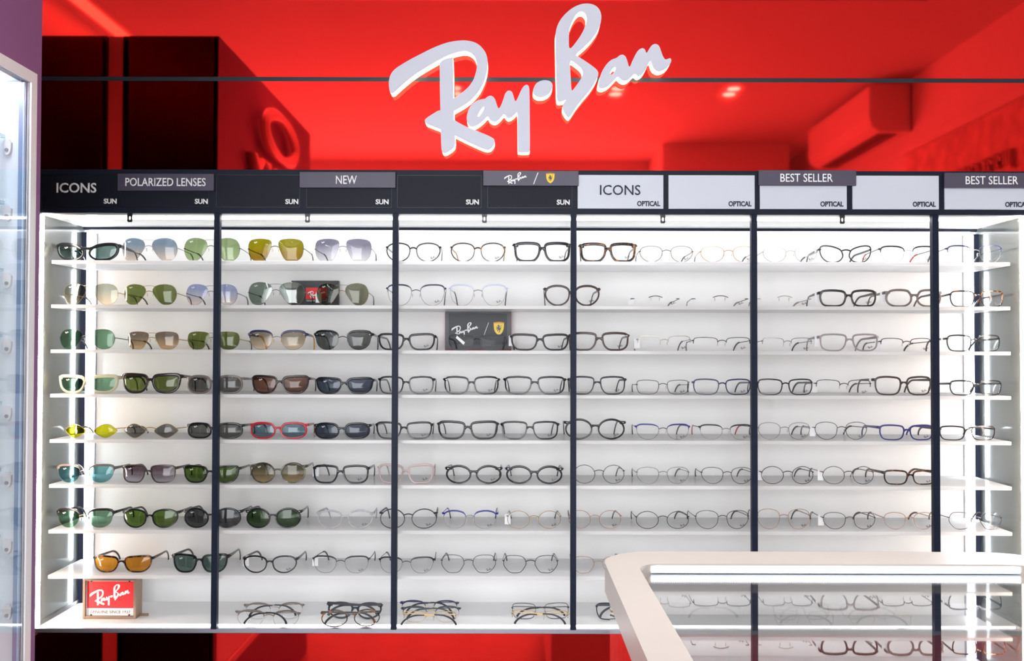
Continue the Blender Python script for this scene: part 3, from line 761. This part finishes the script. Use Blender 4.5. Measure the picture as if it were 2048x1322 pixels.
        if fold:
            fp = []; off = .010 + (.006 if s > 0 else 0)
            fp.append((s * hx, ye + .006, hz)); fp.append((s * (hx - .001), ye + off * .8 + .003, hz))
            for i, p in enumerate(pts[1:]):
                run = p[1] - (ye + .005)
                fp.append((s * (hx - .003 - run * .93), ye + off + .002, p[2] * .94 + .002))
            pts = fp; rad = [rad[0]] + rad
        cut = n1 + 1 if thin_t else len(pts)
        ref = Vector((1, 0, 0)) if not fold else Vector((0, 1, 0))
        ta = MB().tube(pts[:cut + 1] if thin_t else pts, rad[:cut + 1] if thin_t else rad, 6, ref=ref).build('temple', tm, root, smooth=50)
        if thin_t:
            tipm = FR[spec.get('tip', 'black')]()
            MB().tube(pts[cut - 1:], [(q[0] * 1.9, q[1] * 1.7) for q in rad[cut - 1:]], 6, ref=ref).build('temple_tip', tipm, ta, smooth=50)
        elif spec.get('tip'):
            MB().tube(pts[n1 - 1:], [(q[0] * 1.08, q[1] * 1.12) for q in rad[n1 - 1:]], 6, ref=ref).build('temple_tip', FR[spec['tip']](), ta, smooth=50)
        if st in ('acw', 'club') or spec.get('rivet'):
            MB().box(s * (hx - .0075), s * (hx - .0035), ye - .0036, ye - .0018, hz - .0008, hz + .0010).build('rivet', FR['silver'](), root)
        # nose pads on metal fronts
        if st in ('wire', 'avi', 'brow', 'club', 'half', 'rimless'):
            px_ = dbl / 2 - .0015; pz = cz + B * .02
            npd = MB().tube([(s * (dbl / 2 + .0008), .0005, pz + .001), (s * (dbl / 2 - .0005), .005, pz + .003), (s * px_, .0075, pz)], .00045, 4)
            npd.sphere((s * px_, .008, pz - .001), (.0012, .0022, .0050), 6, 4)
            npd.build('nose_pad', FR['yellow']() if spec.get('pad') else mat('nose_pad', (205, 198, 188), 0.3), root)
    # bridge
    zb = cz + B * ({'ac': .17, 'acw': .22, 'thin': .20, 'wire': .16, 'brow': .20, 'club': .16, 'half': .18, 'rimless': .10, 'avi': .12}[st])
    arch = dbl * (.10 if st in ('ac', 'acw') else .16)
    ov = .0030 if st in ('ac', 'acw', 'thin') else .0012
    nb = 7; bp = []
    # x where the lens outline crosses bridge height on the nose side
    near = min(range(N), key=lambda i: abs(loop[i][1] + cz - zb) + (100 if loop[i][0] > 0 else 0))
    bx = cx + loop[near][0] - (t * .5 if st in ('ac', 'acw', 'thin') else 0) + (.0006 if st == 'rimless' else 0)
    if st == 'rimless': bx = dbl / 2 + .005
    for i in range(nb):
        f = -1 + 2 * i / (nb - 1)
        bp.append((f * bx, -.0004, zb + arch * (1 - f * f)))
    if st in ('ac', 'acw'):
        rad = [(t * (.62 + .75 * abs(-1 + 2 * i / (nb - 1)) ** 2), d * .52) for i in range(nb)]
    elif st == 'thin': rad = [(t * .75, d * .5)] * nb
    else: rad = [(.0011, .0009)] * nb
    fr.tube(bp, rad, 8 if st in ('ac', 'acw') else 6)
    if st in ('avi',) and spec.get('dbl', 1):
        zt_ = cz + B * .40
        i0 = min(range(N), key=lambda i: abs(loop[i][1] + cz - zt_) + (100 if loop[i][0] > 0 else 0))
        xx = cx + loop[i0][0]
        fr.tube([(-xx, 0, zt_), (-xx * .4, -.0006, zt_ + .0012), (xx * .4, -.0006, zt_ + .0012), (xx, 0, zt_)], .0006, 6)
    fname = 'frame' if st in ('ac', 'acw', 'thin') else ('bridge' if st == 'rimless' else 'wire_frame')
    fr.build(fname, wirem, root, smooth=45)
    if brow.v: brow.build('brow_bar', fm, root, smooth=45)
    # printed logo on one lens, paper tags
    if not fold and st != 'none':
        if sun:
            u, v = .18 * A, .34 * B; xx = -(cx + u * .9)
            link_mesh('lens_print', SCR_WSMALL, lenses[0], (xx, ycv(cx + u) - .0042, cz + v), scale=(.009, .02, .009))
        else:
            u, v = .20 * A, -.30 * B; xx = cx + u
            link_mesh('lens_print', SCR_BSMALL, lenses[1], (xx, ycv(cx + u) - .0042, cz + v), scale=(.0145, .02, .0145))
    if spec.get('tag'):
        s = -1; xx = s * (W / 2 - .003); yy = ycv(W / 2) + .02
        MB().box(xx - .0075, xx + .0075, yy - .0004, yy + .0004, hz - .024, hz + .003).build('price_tag', mat('paper_tag', (236, 236, 238), 0.6), root)
    if spec.get('sticker'):
        lm_ = MB(); c = -(cx + .05 * A)
        lm_.poly([[(c - .011, cz + .012), (c + .009, cz - .006), (c + .013, cz), (c - .007, cz + .017)]], lambda u, v, dd: (u, dd, v), -.0062, -.0056)
        lm_.build('sticker', mat('paper_tag', (236, 236, 238), 0.6), lenses[0])
FR['yellow'] = lambda: mat('yellow_plastic', (240, 176, 40), 0.3)
FR['redtip'] = lambda: mat('red_plastic', (190, 44, 56), 0.3)

SHW = {'rect': 'rectangular', 'square': 'square', 'round': 'round', 'oval': 'oval', 'panto': 'rounded', 'avi': 'aviator', 'pilot': 'square aviator', 'hex': 'geometric', 'way': 'trapezoid', 'trap': 'tapered', 'cat': 'cat-eye', 'almond': 'almond-shaped', 'club': 'browline', 'octo': 'soft-cornered'}
STW = {'ac': '', 'acw': 'thick', 'thin': 'thin', 'wire': 'wire', 'brow': 'half-brow', 'club': '', 'half': 'semi-rimless', 'rimless': 'rimless', 'avi': ''}
ORD = ['first', 'second', 'third', 'fourth', 'fifth', 'sixth', 'seventh', 'eighth', 'ninth', 'tenth', 'eleventh', 'twelfth', 'thirteenth', 'fourteenth', 'fifteenth']
SHELFW = ['top shelf', 'second shelf', 'third shelf', 'fourth shelf', 'fifth shelf', 'sixth shelf', 'seventh shelf', 'lowest shelf']
def look(sp):
    sun = sp['ln'] != 'none'
    w = ' '.join(x for x in (STW[sp['st']], WORD[sp['fc']], '' if sp['st'] == 'rimless' else SHW[sp['sh']]) if x)
    return w + (' sunglasses with ' + LN[sp['ln']][3] + ' lenses' if sun else ' eyeglasses')

G = lambda x0, x1, y, sh, st, fc, ln='none', **kw: dict(x0=x0, x1=x1, y=y, sh=sh, st=st, fc=fc, ln=ln, **kw)
ROWS = [
 [G(109,237,485,'cat','acw','black','dgreen'), G(239,355,475.6,'avi','avi','silver','bluegr'), G(364,480,475.5,'avi','avi','gun','pgreen'), G(492,608,477,'pilot','avi','gun','olive',dbl=0), G(627,744,477,'pilot','avi','silver','violet',dbl=0),
  G(771,882,485.8,'panto','thin','black',tc='silver'), G(900,1011,485.8,'panto','thin','tort',tc='gold'), G(1027,1142,483.5,'square','acw','black'), G(1159,1273,485,'square','acw','tort'),
  G(1278,1388,491,'panto','wire','bronze'), G(1400,1514,491.5,'panto','wire','gold'), G(1525,1637,492.5,'panto','wire','pale'), G(1639,1745,491,'cat','thin','black',tag=1), G(1759,1875,491,'club','brow','black',wc='pale',tip='redtip'), G(1894,2006,489.6,'club','brow','navy',wc='silver')],
 [G(122,236,566.8,'avi','avi','gold','beigegr'), G(244,353,568,'avi','avi','gold','green'), G(369,475,568,'avi','avi','silver','indigo'), G(493,610,563.8,'avi','avi','silver','silvergr'), G(630,738,566,'avi','avi','gold','olgrey',tag=1),
  G(772,892,568,'club','brow','navy',wc='gun',rivet=1), G(897,1015,568,'club','brow','iceblue',wc='silver',rivet=1), G(1088,1201,569.7,'panto','ac','brown'), G(1262,1360,583,'rect','rimless','gun',tag=1), G(1384,1498,583,'rect','rimless','bronze',tip='mauve'), G(1515,1624,583,'rect','rimless','pale',tip='mauve'),
  G(1639,1755,578.8,'rect','ac','dkbrown',tag=1), G(1771,1886,578,'octo','ac','taupe',tag=1), G(1901,2009,581.5,'rect','thin','tort')],
 [G(115,229,658,'avi','avi','gun','g15',tc='matte',dbl=0), G(251,357,662.7,'pilot','avi','gold','browngr'), G(371,479,662.7,'pilot','avi','gold','green'), G(494,613,661,'club','club','navy','sandgr',tip='yellow',pad=1), G(626,745,661,'club','club','black','smoke',wc='dark'),
  G(755,871,666,'trap','ac','black'), G(896,1012,669.5,'trap','thin','matte',sticker=1,box=1), G(1021,1139,666.8,'trap','ac','matte',tag=1), G(1138,1259,663.8,'square','ac','brown',rivet=1), G(1274,1383,671,'rect','half','pale',tag=1), G(1385,1503,674,'rect','half','dark'), G(1524,1626,675,'rect','half','silver'),
  G(1639,1759,667,'square','ac','mauve',tag=1,ov=dict(t=.0031)), G(1761,1866,676,'rect','half','dark',tip='dkbrown',tag=1), G(1894,2003,670,'rect','thin','black',tag=1)],
 [G(113,236,749,'way','acw','beige','g15'), G(240.5,361,746,'way','acw','dkbrown','green'), G(371,485,750,'octo','ac','greyc','grey',tag=1), G(501,618,750,'way','ac','dkbrown','brown'), G(630,747,754,'way','ac','black','bgrey'),
  G(756,869,752,'rect','ac','black',ov=dict(t=0.0032)), G(887,999,752,'rect','ac','black',ov=dict(t=0.0035),rivet=1), G(1007,1132,752,'square','ac','black',ov=dict(t=0.0032)), G(1136,1253,752,'square','ac','matte',ov=dict(t=0.0030)), G(1272,1380,759,'rect','wire','gun'), G(1386,1503,758,'rect','thin','navy',tag=1), G(1515,1627,758,'rect','thin','black'),
  G(1632,1744,759,'rect','half','dark',tag=1), G(1749,1866,752,'rect','ac','brown',tag=1,ov=dict(t=.0034)), G(1900,2006,761,'rect','thin','black')],
 [G(126,233,847.6,'almond','wire','gold','lime'), G(245,355,847,'almond','wire','gold','grey'), G(371,485,845,'octo','ac','black','grey',rivet=1), G(498,614,844,'octo','ac','red','steel'), G(627,740,845,'octo','ac','black','bgrey',rivet=1),
  G(750.6,865.5,843,'trap','ac','black',ov=dict(t=0.0035)), G(874.6,997,841,'trap','ac','black'), G(1001.7,1118.5,842,'square','ac','black',ov=dict(t=0.0032)), G(1128.7,1252,837,'round','ac','black',ov=dict(t=0.0035),rivet=1), G(1270.5,1381,847,'club','brow','blue',wc='gun'), G(1398,1507,848,'club','brow','matte',wc='silver',tip='redtip'),
  G(1516,1622,844,'panto','wire','silver'), G(1629,1737,843,'panto','wire','gun',tag=1), G(1758,1870,849,'rect','ac','purple',ov=dict(t=0.0030)), G(1879,1994,852,'rect','thin','dkbrown')],
 [G(110,228,929.5,'club','club','taupe','teal'), G(240.5,351,929.5,'square','ac','brown','plum',ov=dict(t=0.0028)), G(363,478,930.6,'way','ac','black','bgreen',ov=dict(t=0.0035)), G(499,612,925,'round','ac','gtort','mossgr',ov=dict(t=0.0030)), G(624.6,738,929.5,'square','ac','black',tag=1),
  G(755,868,927.7,'trap','ac','pink'), G(890.5,1004,930,'oval','ac','black',rivet=1), G(1011,1126,931,'oval','ac','black',rivet=1), G(1146,1250,929,'round','wire','gun',tip='tort'), G(1272,1380,933,'panto','wire','silver'), G(1402,1507,933.6,'panto','wire','gun'),
  G(1522,1629,932,'round','wire','dark',tag=1), G(1645,1750,932,'round','wire','gun',tip='dkbrown',tag=1), G(1767,1874,939.7,'rect','ac','tort',ov=dict(t=0.0032))],
 [G(108,227,1018,'club','club','dkbrown','g15',wc='gold'), G(241.7,356,1018,'panto','ac','black','bgreen',ov=dict(t=0.0030)), G(364,482,1015.7,'round','ac','black','dgrey',ov=dict(t=0.0032),rivet=1), G(489.6,602,1016,'round','ac','black','gr2',ov=dict(t=0.0035),rivet=1), G(632.6,747,1020,'panto','ac','clear',ov=dict(t=0.0030)),
  G(758.5,874.6,1018,'round','thin','dark',ov=dict(t=0.0020)), G(883.7,996,1020,'panto','brow','blue',wc='silver'), G(1013,1123,1021,'round','wire','gold',tag=1), G(1136,1244,1019.8,'round','wire','rose',tip='dkbrown'), G(1271,1380,1021.9,'round','wire','dark'), G(1390,1500,1020,'panto','wire','gun'),
  G(1514,1622,1017,'panto','wire','rose'), G(1646,1753,1024,'panto','wire','gun',tip='dkbrown',tag=1), G(1768,1871,1024,'panto','wire','rose',tip='tort'), G(1898,2006,1023.7,'hex','wire','gun')],
 [G(182.7,303,1111,'way','ac','tort','amber',ov=dict(t=0.0032)), G(341.5,456,1107.6,'way','acw','black','dgreen',ov=dict(t=0.0037)), G(484,595,1111,'panto','ac','black',ov=dict(t=0.0030),tag=1), G(623.5,739,1111,'club','brow','matte',wc='gun',tag=1), G(757,869,1113,'club','brow','black',wc='gun'),
  G(881,993,1108.8,'hex','wire','gun',tip='navy'), G(1005,1117,1110,'hex','wire','dark',tip='navy'), G(1143,1250,1112,'hex','wire','rose',tip='silver'), G(1897,2004,1112,'panto','wire','dark')],
]
YG = YSF + 0.028
KG = (D0 + YG) / F
for r, row in enumerate(ROWS):
    n = len(row)
    for i, sp in enumerate(row):
        yg = YG if not sp.get('box') else YG - .018
        kg = (D0 + yg) / F
        ztop = atY((sp['x0'] + sp['x1']) / 2, sp['y'], yg).z
        c = atY((sp['x0'] + sp['x1']) / 2, sp['y'] + 20, yg)
        sp['W'] = (sp['x1'] - sp['x0']) * kg
        sp['H'] = ztop - ZS[r]
        if i < 8 or r == 7 and i < 8: pos = ORD[i] + ' from the purple kiosk, '
        else: pos = (ORD[n - 1 - i] + ' from the far end, ') if i < n - 1 else 'at the far end, '
        sun = sp['ln'] != 'none'
        t = thing('sunglasses' if sun else 'eyeglasses', look(sp) + ', ' + pos + SHELFW[r], 'sunglasses' if sun else 'eyeglasses',
                  (c.x, yg, ZS[r] + .0002), (0, 0, math.radians(random.uniform(-1.6, 1.6))), 'sunglasses on the shelves' if sun else 'eyeglasses on the shelves')
        make_glasses(sp, t)

# ------------------------------------------------------------------ folded pairs on the case floor
FOLD = [
 (488, 607, 1238, 'club', 'brow', 'taupe', 'silver', 'grey half-brow eyeglasses folded at the back of the first heap', 3),
 (469, 600, 1254, 'club', 'brow', 'taupe', 'bronze', 'taupe half-brow eyeglasses folded at the front of the first heap', -3),
 (653, 764, 1238, 'panto', 'ac', 'matte', None, 'dark rounded eyeglasses folded at the back of the second heap', -4),
 (642, 760, 1254, 'oval', 'thin', 'tort', None, 'oval tortoiseshell eyeglasses folded at the front of the second heap', 5),
 (800, 917, 1233, 'club', 'brow', 'navy', 'pale', 'navy browline eyeglasses folded at the back of the third heap', 0),
 (802, 921, 1245, 'club', 'brow', 'matte', 'gold', 'matte black browline eyeglasses folded in the middle of the third heap', 1),
 (805, 913, 1256, 'rect', 'half', 'gold', None, 'gold semi-rimless eyeglasses folded at the front of the third heap', -2),
 (1023, 1139, 1238, 'rect', 'wire', 'dark', None, 'black wire eyeglasses folded at the back of the fourth heap', 2),
 (1022, 1138, 1254, 'rect', 'half', 'gold', None, 'gold semi-rimless eyeglasses folded at the front of the fourth heap', -3),
 (1192, 1304, 1240, 'rect', 'thin', 'matte', None, 'dark rectangular folded eyeglasses half hidden by the rim of the glass counter', 2),
 (1366, 1481, 1240, 'rect', 'half', 'silver', None, 'silver folded eyeglasses lying alone, seen through the glass counter', 0),
 (1546, 1662, 1240, 'rect', 'thin', 'taupe', None, 'taupe folded eyeglasses at the back of the heap seen through the counter', 4),
 (1550, 1668, 1254, 'rect', 'wire', 'gun', None, 'gunmetal folded eyeglasses at the front of the heap seen through the counter', -6),
 (1680, 1797, 1238, 'panto', 'wire', 'gun', None, 'gunmetal rounded folded eyeglasses beside the last divider, seen through the counter', 3),
 (1700, 1822, 1254, 'rect', 'wire', 'gold', None, 'gold wire folded eyeglasses in front of the last divider, seen through the counter', -9),
]
for x0, x1, py, sh, st, fc, wc, lab, rz in FOLD:
    c = atZ((x0 + x1) / 2, py, ZF)
    sp = dict(W=(x1 - x0) * (c.y + D0) / F, H=.043, sh='panto' if sh == 'club' else sh, st=st, fc=fc, ln='none')
    if wc: sp['wc'] = wc
    t = thing('eyeglasses', lab, 'eyeglasses', (c.x, c.y, ZF), (math.radians(27), 0, math.radians(180 + rz)), 'folded eyeglasses on the case floor')
    make_glasses(sp, t, fold=True)
    bpy.context.view_layer.update()
    lo = min((t.matrix_world @ v.co).z for ch in t.children for v in ch.data.vertices)
    t.location.z += ZF - lo + .0002

# ------------------------------------------------------------------ plaques and small signs in the case
M_cardred = mat('red_card', (230, 40, 44), 0.5)
M_boxblk = mat('black_card', (26, 30, 38), 0.45)
# red script sign on the floor of the case
p = atZ(218, 1238, ZF); kk = (p.y + D0) / F
st_ = thing('sign_stand', 'small red and white script sign in a bronze box frame on the case floor', 'sign', (p.x, p.y, ZF))
w, h = 106 * kk, 78 * kk
M_brz = mat('bronze_frame', (150, 124, 104), 0.4, 0.4)
bw = 5 * kk
for q in ((-w / 2, -w / 2 + bw, 0, h), (w / 2 - bw, w / 2, 0, h), (-w / 2 + bw, w / 2 - bw, 0, bw), (-w / 2 + bw, w / 2 - bw, h - bw * .5, h)):
    MB().box(q[0], q[1], 0, .045, q[2], q[3], .0006).build('frame_bar', M_brz, st_)
card = MB().box(-w / 2 + bw, w / 2 - bw, .008, .012, bw, h - bw * .5).build('card', mat('white_card', (240, 236, 230), 0.5), st_)
MB().box(-w / 2 + bw + 1.5 * kk, w / 2 - bw - 2 * kk, .0072, .008, 20 * kk, h - 5 * kk).build('red_field', M_cardred, card)
link_mesh('script', SCR_WHITE, card, (-1 * kk, .0071, 46 * kk), scale=(80 * kk, .08, 80 * kk))
lettering('GENUINE SINCE 1937', card, mat('grey_print', (110, 96, 92), 0.5), (0, .0079, 12.5 * kk), 80 * kk, 5.5 * kk, 0.0, thick=.0006)
MB().box(w / 2, w / 2 + 16 * kk, .03, .034, 0, 5 * kk).build('back_foot', M_brz, st_)
for q in ((-w / 2 + bw + 10 * kk, h - 5 * kk), (w / 2 - bw - 10 * kk, h - 5 * kk), (-w / 2 + bw + 10 * kk, 6.5 * kk), (w / 2 - bw - 10 * kk, 6.5 * kk)):
    MB().box(q[0] - 1.5 * kk, q[0] + 1.5 * kk, .006, .008, q[1] - 1 * kk, q[1] + 1.5 * kk).build('pin', M_black, st_)
# black plaque with a red label behind the aviators
yp = .226; kk = (yp + D0) / F
p = atY(629.5, 608, yp)
bx_ = thing('plaque', 'black plaque with a red script label standing behind the aviators', 'plaque', (p.x, yp, ZS[1] + .0002))
zt_ = atY(629.5, 561.5, yp).z - ZS[1]
w = 94 * kk
MB().box(-w / 2, w / 2, 0, .02, 0, zt_, .0006).build('board', M_boxblk, bx_)
zl0, zl1 = atY(629.5, 599, yp).z - ZS[1], atY(629.5, 575.5, yp).z - ZS[1]
lb = MB().box(X_(611, yp) - p.x, X_(653, yp) - p.x, -.001, 0, zl0, zl1).build('label', M_cardred, bx_)
link_mesh('script', SCR_WHITE, lb, (X_(632, yp) - p.x, -.0011, (zl0 + zl1) / 2), scale=(36 * kk, .04, 36 * kk))
lettering('GENUINE SINCE 1937', bx_, M_textw, (X_(632, yp) - p.x, -.0002, zl0 - 2.6 * kk), 40 * kk, 2.6 * kk, 0, thick=.0005)
# black and red plaque with the script and the horse shield
yp = .214; kk = (yp + D0) / F
p = atY(956, 700, yp)
fx = thing('plaque', 'black carbon-look plaque with red edges, white script and yellow horse shield', 'plaque', (p.x, yp, ZS[2] + .0002))
w = 133 * kk; h = atY(956, 618, yp).z - ZS[2]
MB().box(-w / 2, w / 2, .006, .036, 0, h).build('box', mat('plaque_red', (176, 36, 40), 0.4), fx)
bd = MB(); e = 8.5 * kk
for q in ((-w / 2 + .0012, -w / 2 + e, .001, h - .001), (w / 2 - e, w / 2 - .0012, .001, h - .001), (-w / 2 + e, w / 2 - e, h - e, h - .001), (-w / 2 + e, w / 2 - e, .001, e + .004)):
    bd.box(q[0], q[1], 0, .006, q[2] + (.0012 if q[2] < .002 else 0), q[3])
bd.build('border', mat('carbon_border', (54, 54, 60), 0.4, noise=0.25, nscale=300), fx)
MB().box(-w / 2 + e, w / 2 - e, .003, .006, e, h - e).build('board', M_boxblk, fx)
def fz(py): return atY(956, py, yp).z - ZS[2]
link_mesh('script', SCR_WHITE, fx, (X_(929.5, yp) - p.x, .0029, fz(659)), scale=(53 * kk, .08, 53 * kk))
xs = X_(972.5, yp) - p.x
MB().poly([[(xs - 5 * kk, fz(670)), (xs - 4 * kk, fz(670)), (xs + 5 * kk, fz(645)), (xs + 4 * kk, fz(645))]], lambda u, v, d: (u, d, v), .002, .003).build('slash', M_textw, fx)
crest(fx, (X_(997.5, yp) - p.x, fz(657.5)), 21 * kk, 26 * kk, .003)
